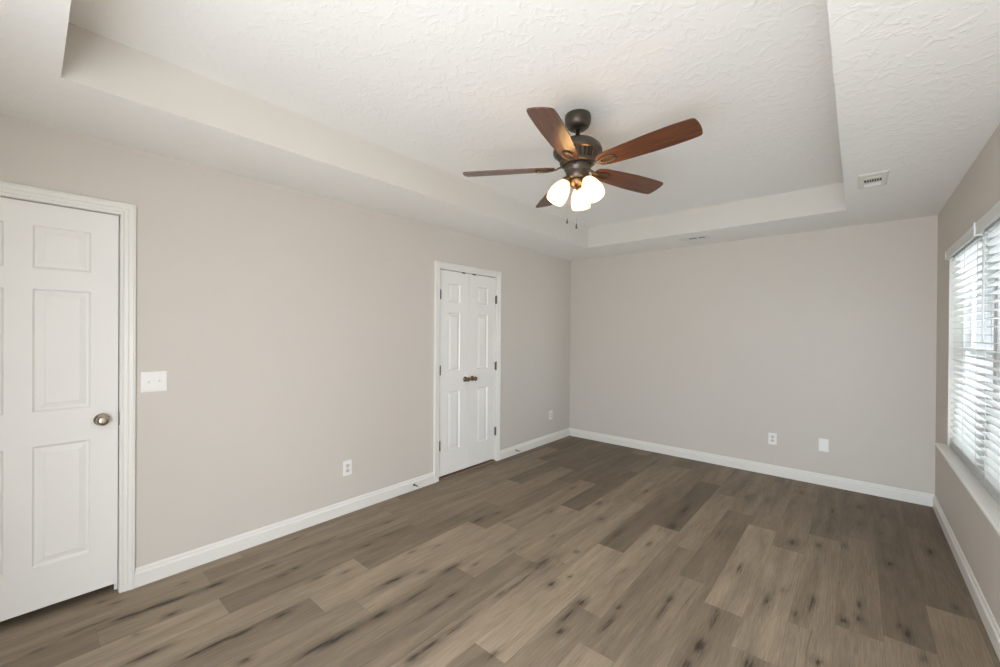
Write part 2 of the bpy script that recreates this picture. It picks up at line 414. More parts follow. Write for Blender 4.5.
# ------------------------------------------------------------------ FLOOR
import numpy as np
random.seed(11)
PW, PL, X_REF = 0.1785, 1.20, 2.603
KNOTS = [   # x, y, length, width, darkness of the dark mineral marks in the planks
    (1.594, 3.698, 0.06, 0.03, 0.6), (1.984, 3.521, 0.16, 0.05, 0.6), (2.003, 3.164, 0.1, 0.06, 0.5), (2.292, 3.276, 0.14, 0.03, 0.5), 
    (2.499, 2.862, 0.12, 0.04, 0.55), (2.677, 2.629, 0.14, 0.05, 0.5), (2.862, 2.76, 0.12, 0.03, 0.7), (2.704, 3.469, 0.07, 0.05, 0.7), 
    (2.845, 3.539, 0.05, 0.03, 0.7), (2.728, 2.789, 0.05, 0.03, 0.5), (2.803, 2.594, 0.05, 0.03, 0.5), (2.5, 2.279, 0.14, 0.035, 0.7), 
    (2.495, 2.028, 0.08, 0.04, 0.9), (2.278, 2.281, 0.05, 0.03, 0.9), (2.282, 2.162, 0.12, 0.015, 0.7), (2.688, 2.058, 0.06, 0.05, 0.7), 
    (2.487, 1.875, 0.06, 0.04, 0.7), (2.916, 2.277, 0.03, 0.03, 1), (2.313, 4.156, 0.1, 0.06, 0.5), (2.661, 4.612, 0.06, 0.04, 0.5), 
    (2.457, 4.197, 0.12, 0.04, 0.45), (2.892, 4.298, 0.1, 0.03, 0.5), (2.881, 3.865, 0.1, 0.04, 0.4), (1.973, 2.787, 0.06, 0.03, 0.6), 
    (3.199, 3.553, 0.05, 0.035, 0.8), (3.41, 3.937, 0.06, 0.035, 0.8), (3.054, 4.564, 0.08, 0.06, 0.55), (3.054, 4.152, 0.05, 0.03, 0.5), 
    (2.973, 3.653, 0.05, 0.03, 0.5), (2.992, 2.694, 0.03, 0.035, 0.9), (3.051, 2.767, 0.04, 0.03, 0.9), (3.053, 2.913, 0.06, 0.015, 0.7), 
    (3.225, 2.779, 0.05, 0.03, 0.9), (3.201, 2.827, 0.06, 0.02, 0.6), (3.434, 3.218, 0.05, 0.03, 0.6), (3.268, 2.617, 0.05, 0.03, 0.6), 
    (3.193, 4.455, 0.06, 0.03, 0.4), (3.172, 4.064, 0.05, 0.03, 0.4), (1.568, 2.099, 0.12, 0.07, 0.7), (1.726, 1.966, 0.035, 0.03, 0.95), 
    (1.934, 1.935, 0.04, 0.04, 1), (1.936, 1.808, 0.09, 0.03, 0.7), (1.968, 1.686, 0.03, 0.035, 0.8), (2.099, 2.033, 0.03, 0.03, 0.7), 
    (2.115, 1.893, 0.12, 0.035, 0.6), (1.406, 3.165, 0.06, 0.04, 0.7), (1.551, 2.909, 0.04, 0.03, 0.7), (1.06, 3.317, 0.06, 0.04, 0.6), 
    (1.188, 2.768, 0.06, 0.03, 0.6), (1.423, 2.438, 0.05, 0.025, 0.5), (1.652, 2.367, 0.02, 0.02, 0.8), (1.766, 2.102, 0.02, 0.015, 0.7), 
    (1.979, 2.376, 0.05, 0.025, 0.4), (1.58, 1.837, 0.25, 0.015, 0.65), (1.749, 2.76, 0.15, 0.06, 0.35), (0.882, 2.454, 0.05, 0.02, 0.5), 
    (1.041, 2.417, 0.05, 0.03, 0.5), (1.312, 2.09, 0.04, 0.02, 0.5), (1.027, 1.384, 0.08, 0.04, 0.85), (1.217, 1.171, 0.06, 0.035, 0.95), 
    (1.209, 0.96, 0.12, 0.04, 0.9), (1.199, 0.905, 0.1, 0.05, 0.7), (1.181, 1.687, 0.12, 0.06, 0.6), (1.229, 1.395, 0.14, 0.03, 0.6), 
    (1.374, 1.524, 0.04, 0.02, 0.8), (1.383, 1.396, 0.14, 0.01, 0.6), (1.573, 1.384, 0.16, 0.04, 0.55), (1.567, 1.206, 0.12, 0.045, 0.75), 
    (1.565, 1.12, 0.06, 0.04, 0.8), (1.081, 1.554, 0.05, 0.05, 0.45), (0.855, 1.656, 0.05, 0.025, 0.5), (0.916, 1.815, 0.04, 0.02, 0.5), 
    (0.377, 1.787, 0.06, 0.03, 0.6), (0.559, 1.496, 0.06, 0.02, 0.6), (0.54, 1.678, 0.12, 0.02, 0.5), (0.854, 2.269, 0.14, 0.06, 0.5), 
    (1.259, 1.823, 0.05, 0.02, 0.6), (1.562, 1.709, 0.06, 0.02, 0.5), (1.82, 1.369, 0.04, 0.03, 0.7), (0.319, 1.336, 0.14, 0.07, 0.3), 
    (0.312, 0.697, 0.07, 0.04, 0.8), (0.301, 0.508, 0.12, 0.03, 0.75), (0.427, 0.48, 0.03, 0.015, 0.9), (0.159, 0.585, 0.03, 0.02, 0.6), 
    (0.475, 1.067, 0.05, 0.03, 0.7), (0.495, 0.988, 0.06, 0.03, 0.6), (0.34, 0.961, 0.05, 0.015, 0.6), (0.289, 1.176, 0.1, 0.02, 0.4), 
    (0.672, 1.113, 0.05, 0.03, 0.6), (0.737, 1.248, 0.04, 0.02, 0.5), (0.848, 0.851, 0.06, 0.03, 0.9), (0.839, 0.674, 0.08, 0.03, 0.9), 
    (0.824, 0.557, 0.14, 0.05, 0.8), (0.83, 0.499, 0.06, 0.03, 0.8), (1.034, 0.624, 0.03, 0.03, 1), (1.195, 0.856, 0.1, 0.03, 0.85), 
    (0.114, 1.216, 0.05, 0.02, 0.6), (0.291, 0.442, 0.16, 0.035, 0.8), (0.279, 0.334, 0.1, 0.03, 0.8), (0.244, 0.148, 0.05, 0.02, 0.6), 
    (0.239, 0.202, 0.12, 0.02, 0.5), (0.276, 0.034, 0.05, 0.015, 0.6), (0.675, 0.346, 0.08, 0.03, 0.95), (0.039, 0.261, 0.03, 0.012, 0.5), 
    (0.105, 0.308, 0.03, 0.012, 0.5), (0.477, 0.339, 0.03, 0.012, 0.5), ]
# rows read off the photograph: row -> (y of one end joint, tones of the planks below / above it / next, light falloff painted in)
ROWS = {-1: (2.38, .42, .88, .45), 0: (2.13, .5, .82, .45), 1: (2.50, .70, .55, .25), 2: (2.63, .5, .42, .2), 3: (2.69, .6, .12, .15), 4: (3.14, .55, .22, .15), 5: (2.2, .4, .3, .15),
        -2: (2.55, .5, .3, .45), -3: (1.686, .7, .42, .6), -4: (3.10, .72, .08, .5), -5: (1.36, .3, .9, .22), -6: (2.20, .72, .68, .5), -7: (2.08, .36, .68, .5),
        -8: (1.72, .32, .66, .12), -9: (1.15, .5, .76, .55), -10: (1.0, .38, .86, .3), -11: (1.355, .80, .34, .5), -12: (0.676, .86, .42, .5), -13: (1.418, .6, .55, .45),
        -14: (1.887, .66, .5, .5), -15: (0.9, .85, .6, .4), -16: (1.5, .85, .6, .4)}
k0 = math.floor((-0.14 - X_REF) / PW); k1 = math.ceil((W + 0.02 - X_REF) / PW)
y_lo, y_hi = FY - 0.15, D + 0.02
V, FC, TONE, GRAIN, LOCAL = [], [], [], [], []
nv = 0
for k in range(k0, k1):
    x_row = X_REF + k * PW
    xa = max(-0.14, x_row); xb = min(W + 0.02, x_row + PW)
    joint, t0, t1, t2 = ROWS.get(k, (random.uniform(0, PL), random.random(), random.random(), random.random()))
    n0 = math.floor((y_lo - joint) / PL)
    for n in range(n0, math.ceil((y_hi - joint) / PL)):
        ys_, ye_ = joint + n * PL, joint + (n + 1) * PL
        ya, yb = max(ys_, y_lo), min(ye_, y_hi)
        rnd = random.random(); s1, s2 = random.uniform(0, 50), random.uniform(0, 50)
        t = {-1: t0, 0: t1, 1: t2}.get(n, 0.1 + 0.35 * rnd if n > 0 else 0.45 + 0.3 * rnd)  # far planks toned darker, near ones lighter, painting in the light falloff
        if yb - ya < 1e-4: continue
        nx = max(2, int(round((xb - xa) / 0.0112)) + 1); ny = max(2, int(round((yb - ya) / 0.02)) + 1)
        gx, gy = np.meshgrid(np.linspace(xa, xb, nx), np.linspace(ya, yb, ny))
        gx, gy = gx.ravel(), gy.ravel()
        V.append(np.stack([gx, gy, np.zeros_like(gx)], 1))
        idx = np.arange(nx * ny).reshape(ny, nx) + nv
        FC.append(np.stack([idx[:-1, :-1], idx[:-1, 1:], idx[1:, 1:], idx[1:, :-1]], -1).reshape(-1, 4))
        TONE.append(np.full(nx * ny, t)); GRAIN.append(np.stack([gy + s1, gx + s2, gx * 0], 1)); LOCAL.append(np.stack([gx - x_row, gy - ys_, gx * 0], 1))
        nv += nx * ny
V = np.concatenate(V); FC = np.concatenate(FC); TONE = np.concatenate(TONE); GRAIN = np.concatenate(GRAIN); LOCAL = np.concatenate(LOCAL)
KN = np.zeros(nv)
for (kx, ky, kl, kw, kd) in KNOTS:
    dx = (V[:, 0] - kx) / (0.40 * max(kw, 0.024)); dy = (V[:, 1] - ky) / (0.80 * kl)
    q = np.exp(-dx * dx - dy * dy)
    halo = 0.42 * np.exp(-(dx / 2.6) ** 2 - (dy / 2.2) ** 2)
    KN = np.maximum(KN, kd * np.maximum(q, halo))
me = bpy.data.meshes.new('floor')
me.from_pydata([tuple(v) for v in V.tolist()], [], FC.tolist())
for nm, typ, arr, key in (('tone', 'FLOAT', TONE, 'value'), ('knot', 'FLOAT', KN, 'value'), ('grain', 'FLOAT_VECTOR', GRAIN, 'vector'), ('local', 'FLOAT_VECTOR', LOCAL, 'vector')):
    at_ = me.attributes.new(nm, typ, 'POINT'); me.attributes[nm].data.foreach_set(key, np.ascontiguousarray(arr, dtype=np.float32).ravel())
me.materials.append(M['floor'])
fl = bpy.data.objects.new('floor', me); COL.objects.link(fl)
tag(fl, 'grey-brown wood-look plank floor running the whole room', 'floor', kind='structure')
MB().box(-0.16, W + 0.16, FY - 0.16, D + 0.16, -0.12, -0.004).build('floor_slab', M['dark'], fl)

# ------------------------------------------------------------------ CEILING with tray
cb = MB()
xa, xb, ya, yb = -0.16, W + 0.16, FY - 0.16, D + 0.16
T = H + TZ
cb.quad((xa, ya, H), (xb, ya, H), (xb, TY0, H), (xa, TY0, H))
cb.quad((xa, TY1, H), (xb, TY1, H), (xb, yb, H), (xa, yb, H))
cb.quad((xa, TY0, H), (TX0, TY0, H), (TX0, TY1, H), (xa, TY1, H))
cb.quad((TX1, TY0, H), (xb, TY0, H), (xb, TY1, H), (TX1, TY1, H))
cb.quad((TX0, TY0, T), (TX1, TY0, T), (TX1, TY1, T), (TX0, TY1, T))
cb.quad((TX0, TY0, H), (TX0, TY1, H), (TX0, TY1, T), (TX0, TY0, T), 1)
cb.quad((TX1, TY0, H), (TX1, TY1, H), (TX1, TY1, T), (TX1, TY0, T), 1)
cb.quad((TX0, TY0, H), (TX1, TY0, H), (TX1, TY0, T), (TX0, TY0, T), 1)
cb.quad((TX0, TY1, H), (TX1, TY1, H), (TX1, TY1, T), (TX0, TY1, T), 1)
ce = cb.build('ceiling', [M['ceiling'], M['riser']])
tag(ce, 'white textured tray ceiling with a raised rectangular recess', 'ceiling', kind='structure')
MB().box(xa, xb, ya, yb, T + 0.01, T + 0.1).build('roof_deck', M['riser'], ce)

# ------------------------------------------------------------------ WALLS
# door openings in the left wall (y0, y1, top)
D1 = (-0.398, 0.331, 2.062)
D2 = (2.598, 3.421, 2.046)
def wall_with_holes(name, axis, c0, c1, a0, a1, z0, z1, holes, label):
    """axis 'x': slab between x=c0..c1, running y=a0..a1; holes = (a0, a1, z0, z1)"""
    b = MB()
    def bx(p, q, r, s):
        if q - p < 1e-5 or s - r < 1e-5: return
        if axis == 'x': b.box(c0, c1, p, q, r, s)
        else: b.box(p, q, c0, c1, r, s)
    cur = a0
    for (h0, h1, hz0, hz1) in sorted(holes):
        bx(cur, h0, z0, z1)
        bx(h0, h1, z0, hz0); bx(h0, h1, hz1, z1)
        cur = h1
    bx(cur, a1, z0, z1)
    o = b.build(name, M['wall'])
    return tag(o, label, 'wall', kind='structure')
wl = wall_with_holes('wall_left', 'x', -0.13, 0.0, FY - 0.13, D + 0.13, 0.0, H,
                [(D1[0], D1[1], 0, D1[2]), (D2[0], D2[1], 0, D2[2])], 'greige wall on the left with two white doorways')
MB().box(-0.16, -0.132, FY - 0.13, D + 0.13, -0.003, H).build('light_leak_backing', M['dark'], wl)  # added dark backing, stops outside light leaking through the door gaps
wall_with_holes('wall_back', 'y', D, D + 0.13, -0.13, W + 0.13, 0.0, H, [], 'plain greige far wall with two low plates')
wall_with_holes('wall_right', 'x', W, W + 0.13, FY - 0.13, D + 0.13, 0.0, H, [(WY0, WY1, WZ0, WZ1)], 'shaded greige wall on the right holding the window')
wall_with_holes('wall_front', 'y', FY - 0.13, FY, -0.13, W + 0.13, 0.0, H, [(FRX0, FRX1, FRZ0, FRZ1)], 'greige wall behind the viewpoint')

# added unseen wall past the window's near end, keeps direct light off the blinds
ow = MB()
ow.box(W + 0.131, W + 9.0, 1.95, 2.15, -0.12, 4.8)
for k in range(37): ow.add([(W + 0.131, 2.15, -0.1 + k * 0.13), (W + 9.0, 2.15, -0.1 + k * 0.13), (W + 9.0, 2.168, -0.1 + k * 0.13), (W + 0.131, 2.168, -0.1 + k * 0.13), (W + 0.131, 2.15, 0.025 + k * 0.13), (W + 9.0, 2.15, 0.025 + k * 0.13)],
                           [(0, 1, 2, 3), (3, 2, 5, 4), (0, 3, 4), (1, 5, 2)])
tag(ow.build('light_block_wall', M['trim']), 'added unseen lap-sided wall outside, blocking light beside the window', 'wall', kind='structure')

# ------------------------------------------------------------------ BASEBOARDS (profile: out from wall, height)
BP = [(0, 0), (0.015, 0), (0.015, 0.072), (0.0125, 0.078), (0.0085, 0.083), (0.0085, 0.092), (0.006, 0.099), (0.003, 0.104), (0, 0.104)]
def baseboard(name, segs, label):
    """segs: list of (start xy, end xy, inward normal xy, mitre at start, mitre at end)"""
    b = MB()
    for (p, q, n, m0, m1) in segs:
        p = Vector(p); q = Vector(q); n = Vector(n); t = (q - p).normalized()
        def fr(base, mit):
            return lambda pt: (base.x + n.x * pt[0] + t.x * mit * pt[0], base.y + n.y * pt[0] + t.y * mit * pt[0], pt[1])
        b.sweep(BP, [fr(p, m0), fr(q, -m1)])
    o = b.build(name, M['trim'])
    return tag(o, label, 'baseboard', kind='structure')
CW = 0.064   # casing width
baseboard('baseboard_left', [((0, FY), (0, D1[0] - CW), (1, 0), 1, 0), ((0, D1[1] + CW), (0, D2[0] - CW), (1, 0), 0, 0),
                             ((0, D2[1] + CW), (0, D), (1, 0), 0, 1)], 'white baseboard along the left wall')
baseboard('baseboard_back', [((0, D), (W, D), (0, -1), 1, 1)], 'white baseboard along the far wall')
baseboard('baseboard_right', [((W, D), (W, FY), (-1, 0), 1, 1)], 'white baseboard under the window')
baseboard('baseboard_front', [((FRX0 - 0.01, FY), (0, FY), (0, 1), 0, 1)], 'white baseboard on the wall behind the viewpoint')

# ------------------------------------------------------------------ DOOR CASINGS (mitred, moulded)
CP = [(0, 0), (0, 0.009), (0.004, 0.011), (0.010, 0.011), (0.013, 0.009), (0.016, 0.012), (0.030, 0.0145), (0.034, 0.0125), (0.038, 0.0155),
      (0.052, 0.018), (0.056, 0.016), (0.059, 0.0185), (CW - 0.002, 0.0185), (CW, 0.016), (CW, 0)]   # (across from opening edge, out from wall)
def casing(name, y0, y1, zt, label):
    b = MB()
    def st(y, z, sy, sz): return lambda p: (p[1], y + sy * p[0], z + sz * p[0])
    b.sweep(CP, [st(y0, 0.0, -1, 0), st(y0, zt, -1, 1), st(y1, zt, 1, 1), st(y1, 0.0, 1, 0)])
    # jamb lining inside the opening
    j = 0.0015
    b.box(-0.129, -0.002, y0 - 0.0, y0 + 0.0 + j, 0.0, zt)
    b.box(-0.129, -0.002, y1 - j, y1, 0.0, zt)
    b.box(-0.129, -0.002, y0, y1, zt - j, zt)
    # stops behind the slab
    b.box(-0.07, -0.052, y0 + j, y0 + 0.014, 0, zt - j); b.box(-0.07, -0.052, y1 - 0.014, y1 - j, 0, zt - j)
    b.box(-0.07, -0.052, y0 + 0.014, y1 - 0.014, zt - 0.014, zt - j)
    o = b.build(name, M['trim'])
    return tag(o, label, 'door trim', kind='structure')
casing('trim_1', *D1, 'white moulded casing around the single six-panel door')
casing('trim_2', *D2, 'white moulded casing around the double closet doors')

# ------------------------------------------------------------------ PANEL DOORS
def panel_slab(y0, y1, z0, z1, cols, rows, xf=-0.012, th=0.035):
    """slab with raised-and-fielded panels on the room side, in its own mesh"""
    b = MB()
    ys = sorted({y0, y1, *[v for c_ in cols for v in c_]}); zs = sorted({z0, z1, *[v for r_ in rows for v in r_]})
    for i in range(len(ys) - 1):
        for j in range(len(zs) - 1):
            a, c_, p, q = ys[i], ys[i + 1], zs[j], zs[j + 1]
            if (a, c_) in cols and (p, q) in rows:
                rings = [(0, 0), (0.003, -0.0035), (0.008, -0.0085), (0.015, -0.0095), (0.018, -0.0085), (0.042, -0.002), (0.0445, -0.0025)]
                vs = []
                for (ins, dx) in rings:
                    vs += [(xf + dx, a + ins, p + ins), (xf + dx, c_ - ins, p + ins), (xf + dx, c_ - ins, q - ins), (xf + dx, a + ins, q - ins)]
                fs = []
                for k in range(len(rings) - 1):
                    for e_ in range(4):
                        e2 = (e_ + 1) % 4
                        fs.append((k * 4 + e_, k * 4 + e2, (k + 1) * 4 + e2, (k + 1) * 4 + e_))
                k = len(rings) - 1; fs.append((k * 4, k * 4 + 1, k * 4 + 2, k * 4 + 3))
                b.add(vs, fs)
            else:
                b.quad((xf, a, p), (xf, c_, p), (xf, c_, q), (xf, a, q))
    xb = xf - th
    b.quad((xb, y0, z0), (xb, y1, z0), (xb, y1, z1), (xb, y0, z1))
    b.quad((xb, y0, z0), (xf, y0, z0), (xf, y0, z1), (xb, y0, z1)); b.quad((xb, y1, z0), (xf, y1, z0), (xf, y1, z1), (xb, y1, z1))
    b.quad((xb, y0, z0), (xf, y0, z0), (xf, y1, z0), (xb, y1, z0)); b.quad((xb, y0, z1), (xf, y0, z1), (xf, y1, z1), (xb, y1, z1))
    return b
def rotx(loc):   # local Z -> world +X
    return Matrix.Translation(loc) @ Matrix.Rotation(PI / 2, 4, 'Y')

DX = -0.012
# left, single six-panel door
d1 = thing('door_1', (0, D1[0], 0), 'white single door with six panels and a round nickel knob, beside the light switch', 'door', kind='structure')
def part(b, name, m, root, **k):
    o = b.build(name, m, None, **k); o.parent = root
    o.location = Vector(o.location) - Vector(root.location)
    return o
def knob_part(root, x, y, z, m, s=1.0):
    k = part(MB().lathe([(0.0001, 0.0), (0.033 * s, 0.0), (0.033 * s, 0.004), (0.029 * s, 0.009), (0.016 * s, 0.012), (0.012 * s, 0.016), (0.0115 * s, 0.026),
                (0.017 * s, 0.032), (0.0255 * s, 0.040), (0.0275 * s, 0.049), (0.0255 * s, 0.057), (0.018 * s, 0.063), (0.010 * s, 0.0645), (0.0001, 0.0645)],
                rotx((x, y, z)), 36), 'door_knob', m, root)
    return k
rows1 = [(0.262, 0.858), (1.028, 1.634), (1.736, 1.946)]
cols1 = [(-0.286, -0.074), (0.016, 0.219)]
part(panel_slab(D1[0] + 0.004, D1[1] - 0.005, 0.052, D1[2] - 0.005, cols1, rows1), 'slab', M['door'], d1)
knob_part(d1, DX, 0.262, 0.956, M['nickel'])
lp = MB(); lp.cbox(-0.004, 0.0035, D1[1] - 0.006, D1[1] + 0.006, 0.915, 0.985, 0.002)
part(lp, 'strike_plate', M['hinge'], d1)
# closet pair
rows2 = [(0.262, 0.845), (1.045, 1.622), (1.730, 1.915)]
YM = 3.010
def closet_leaf(name, y0, y1, cols, hy, ky, cy, label):
    r = thing(name, (0, y0, 0), label, 'door', kind='structure')
    part(panel_slab(y0, y1, 0.030, D2[2] - 0.006, cols, rows2), 'slab', M['door'], r)
    knob_part(r, DX, ky, 0.950, M['bronze_knob'], 0.82)
    for z in (0.335, 1.062, 1.795):
        h = MB()
        for i in range(5):
            z0 = z - 0.045 + i * 0.018
            h.lathe([(0.0001, 0), (0.0065, 0), (0.0065, 0.0172), (0.0001, 0.0172)], Matrix.Translation((0.008, hy, z0)), 14)
        h.lathe([(0.0001, 0), (0.0045, 0), (0.0035, 0.005), (0.0001, 0.006)], Matrix.Translation((0.008, hy, z + 0.045)), 12)
        h.box(-0.010, 0.006, hy - 0.005, hy + 0.005, z - 0.044, z + 0.044)
        part(h, 'hinge', M['hinge'], r)
    cbx = MB(); cbx.cbox(-0.03, -0.004, cy - 0.022, cy + 0.022, D2[2] - 0.012, D2[2] - 0.0015, 0.002)
    part(cbx, 'roller_catch', M['dark'], r)
    return r
closet_leaf('door_2', D2[0] + 0.004, YM - 0.0012, [(2.722, 2.886)], D2[0] + 0.008, YM - 0.052, 2.93, 'left leaf of the white double closet doors')
closet_leaf('door_3', YM + 0.0012, D2[1] - 0.004, [(3.134, 3.298)], D2[1] - 0.003, YM + 0.052, 3.08, 'right leaf of the white double closet doors')
tb = MB(); tb.sweep([(-0.125, 0.0), (0.012, 0.0), (0.012, 0.005), (0.002, 0.012), (-0.05, 0.013), (-0.125, 0.013)],
                    [lambda p: (p[0], D2[0] + 0.002, p[1]), lambda p: (p[0], D2[1] - 0.002, p[1])])
tag(tb.build('trim_3', M['threshold']), 'brown threshold strip under the closet doors', 'threshold', kind='structure')

# ------------------------------------------------------------------ WINDOW: stool, frames, blinds
st = MB()
# horn ends run a little past the opening on the wall face, so sweep in two widths
def stx(y): return lambda p: (p[0], y, p[1])
st.sweep([(W, WZ0 + 0.006), (W - 0.052, WZ0 + 0.006), (W - 0.058, WZ0 + 0.001), (W - 0.059, WZ0 - 0.006), (W - 0.056, WZ0 - 0.013), (W - 0.05, WZ0 - 0.016), (W, WZ0 - 0.016)],
         [stx(WY0 - 0.06), stx(WY1 + 0.06)])
st.box(W, W + 0.085, WY0 + 0.001, WY1 - 0.001, WZ0 + 0.0004, WZ0 + 0.006)
tag(st.build('trim_4', M['trim']), 'white window sill board running under both blinds', 'window sill', kind='structure')

jl = MB(); q = 0.004
jl.box(W + 0.0005, W + 0.070, WY1 - q, WY1 - 0.0004, WZ0 + 0.0062, WZ1 - 0.0004); jl.box(W + 0.0005, W + 0.070, WY0 + 0.0004, WY0 + q, WZ0 + 0.0062, WZ1 - 0.0004)
jl.box(W + 0.0005, W + 0.070, WY0 + q, WY1 - q, WZ1 - q, WZ1 - 0.0004)
tag(jl.build('trim_6', M['trim']), 'white jamb lining inside the window opening', 'window trim', kind='structure')
YMUL = 3.47
def window(name, y0, y1, label, lab2):
    r = thing(name, (W + 0.09, y0, WZ0 + 0.006), label, 'window', kind='structure')
    z0, z1 = WZ0 + 0.007, WZ1 - 0.001
    fx0, fx1 = W + 0.070, W + 0.128
    f = MB(); t = 0.024
    f.box(fx0, fx1, y0, y0 + t, z0, z1); f.box(fx0, fx1, y1 - t, y1, z0, z1)
    f.box(fx0, fx1, y0 + t, y1 - t, z0, z0 + t); f.box(fx0, fx1, y0 + t, y1 - t, z1 - t, z1)
    part(f, 'window_frame', M['vinyl'], r)
    zm = 1.325
    def sash(nm, x0, x1, za, zb):
        s = MB(); w = 0.030
        a, c_ = y0 + t + 0.001, y1 - t - 0.001
        s.cbox(x0, x1, a, a + w, za, zb, 0.004); s.cbox(x0, x1, c_ - w, c_, za, zb, 0.004)
        s.cbox(x0, x1, a + w - 0.004, c_ - w + 0.004, za, za + w, 0.004); s.cbox(x0, x1, a + w - 0.004, c_ - w + 0.004, zb - w, zb, 0.004)
        so = part(s, nm, M['vinyl'], r)
        xm = (x0 + x1) / 2
        g = MB(); g.box(xm - 0.002, xm + 0.002, a + w - 0.003, c_ - w + 0.003, za + w - 0.003, zb - w + 0.003)
        go = g.build('pane', M['glass']); go.parent = so; go.location = -Vector(r.location)
        so.location = (0, 0, 0); so.data.transform(Matrix.Translation(-Vector(r.location)))
        return so
    sash('upper_sash', W + 0.101, W + 0.126, zm - 0.026, z1 - t - 0.001)
    sash('lower_sash', W + 0.073, W + 0.099, z0 + t + 0.001, zm + 0.030)
    return r
window('window_1', YMUL + 0.019, WY1 - 0.001, 'far white double-hung window behind the open blind', '')
window('window_2', WY0 + 0.001, YMUL - 0.019, 'near white double-hung window cut by the right edge', '')
mu = MB(); mu.cbox(W + 0.072, W + 0.128, YMUL - 0.0185, YMUL + 0.0185, WZ0 + 0.007, WZ1 - 0.001, 0.003)
tag(mu.build('trim_5', M['vinyl']), 'white mullion post between the two windows', 'window trim', kind='structure')

def blind(y0, y1, label, wand_y):
    r = thing('window_blind', (W + 0.04, (y0 + y1) / 2, WZ0 + 0.006), label, 'blind', 'white slat blinds in the twin window')
    xc = W + 0.034
    hr = MB(); hr.cbox(W + 0.014, W + 0.066, y0 + 0.004, y1 - 0.004, 1.990, WZ1 - 0.002, 0.003)
    part(hr, 'headrail', M['vinyl'], r)
    va = MB()
    vp = [(W - 0.006, 1.986), (W - 0.019, 1.986), (W - 0.021, 1.990), (W - 0.018, 1.998), (W - 0.018, 2.028), (W - 0.021, 2.036), (W - 0.021, 2.046), (W - 0.006, 2.046)]
    va.sweep(vp, [stx(y0 + 0.001), stx(y1 - 0.001)])
    part(va, 'valance', M['slat'], r)
    cl = MB(); cl.cbox(W - 0.026, W + 0.012, y1 - 0.012, y1 + 0.0, 1.978, 2.052, 0.002) if wand_y else cl.cbox(W - 0.023, W - 0.0005, y1 - 0.008, y1 - 0.001, 1.985, 2.047, 0.002)
    part(cl, 'valance_clip', M['slat'], r)
    sl = MB(); pitch = 0.0440; z = 0.735
    def slat(zc):
        n = 6; pr = []
        for i in range(n + 1):
            u = -1 + 2 * i / n; pr.append((xc + 0.025 * u, zc + 0.0025 * (1 - u * u) + 0.0012))
        for i in range(n, -1, -1):
            u = -1 + 2 * i / n; pr.append((xc + 0.025 * u, zc + 0.0025 * (1 - u * u) - 0.0012))
        sl.sweep(pr, [lambda p: (p[0], y0 + 0.006, p[1]), lambda p: (p[0], y1 - 0.006, p[1])])
    for k in range(4): slat(0.6655 + k * 0.0105)
    while z < 1.985: slat(z); z += pitch
    part(sl, 'slats', M['slat'], r)
    br = MB(); br.cbox(xc - 0.026, xc + 0.026, y0 + 0.006, y1 - 0.006, 0.6400, 0.6610, 0.004)
    part(br, 'bottom_rail', M['rail'], r)
    n = 3
    for i in range(n):
        yc = y0 + 0.11 + (y1 - y0 - 0.22) * i / (n - 1)
        lc = MB()
        for dx in (-0.0268, 0.0268): lc.tube([(xc + dx, yc, 0.652), (xc + dx, yc, 1.990)], 0.0011, 6)
        part(lc, 'ladder_cord', M['slat'], r)
    if wand_y:
        wd = MB(); wd.tube([(W + 0.006, wand_y, 1.955), (W + 0.006, wand_y, 1.43), (W + 0.006, wand_y, 1.400)], [0.0045, 0.0045, 0.006], 8)
        wd.tube([(W + 0.012, wand_y, 1.992), (W + 0.004, wand_y, 1.985), (W + 0.003, wand_y, 1.968), (W + 0.006, wand_y, 1.952)], 0.002, 6)
        part(wd, 'tilt_wand', M['slat'], r)
    return r
YS = 3.395
blind(YS + 0.002, WY1 - 0.005, 'white slat blind in the far half of the window, by the corner', None)
blind(WY0 + 0.005, YS - 0.002, 'white slat blind with a tilt wand, cut by the right edge', 3.35)

# unseen open doorway, added behind the viewpoint to bring in most of the light
dw = MB()
dw.box(FRX0, FRX0 + 0.012, FY - 0.131, FY + 0.001, 0, FRZ1); dw.box(FRX1 - 0.012, FRX1, FY - 0.131, FY + 0.001, 0, FRZ1)
dw.box(FRX0 + 0.012, FRX1 - 0.012, FY - 0.131, FY + 0.001, FRZ1 - 0.012, FRZ1)
tag(dw.build('trim_7', M['trim']), 'white lining of the added, unseen doorway behind the viewpoint', 'door trim', kind='structure')

# ------------------------------------------------------------------ WALL PLATES (built facing +X, then turned)
def screw(y, z, x=0.006, r=0.003):
    return MB().lathe([(0.0001, 0.0016), (r * 0.7, 0.0014), (r, 0.0), (r, -0.002)], rotx((x, y, z)), 12)
# double toggle switch
sw = thing('light_switch', (0, 0.475, 1.141), 'white double toggle light switch beside the six-panel door', 'light switch')
MB().cbox(0.0, 0.006, -0.058, 0.058, -0.0575, 0.0575, 0.0022).build('cover_plate', M['plastic'], sw)
for s, up in ((-0.023, 0), (0.023, 1)):
    t = MB(); t.box(0.0055, 0.0072, s - 0.0052, s + 0.0052, -0.012, 0.012)
    zz = 0.010 if up else -0.010
    t.sweep([(s - 0.0042, -0.006), (s + 0.0042, -0.006), (s + 0.0042, 0.006), (s - 0.0042, 0.006)],
            [lambda p: (0.006, p[0], p[1]), lambda p, zz=zz: (0.019, p[0] * 1.0, p[1] * 0.6 + zz)])
    t.build('toggle', M['plastic'], sw)
    for z in (-0.030, 0.030): screw(s, z).build('screw', M['plastic'], sw)
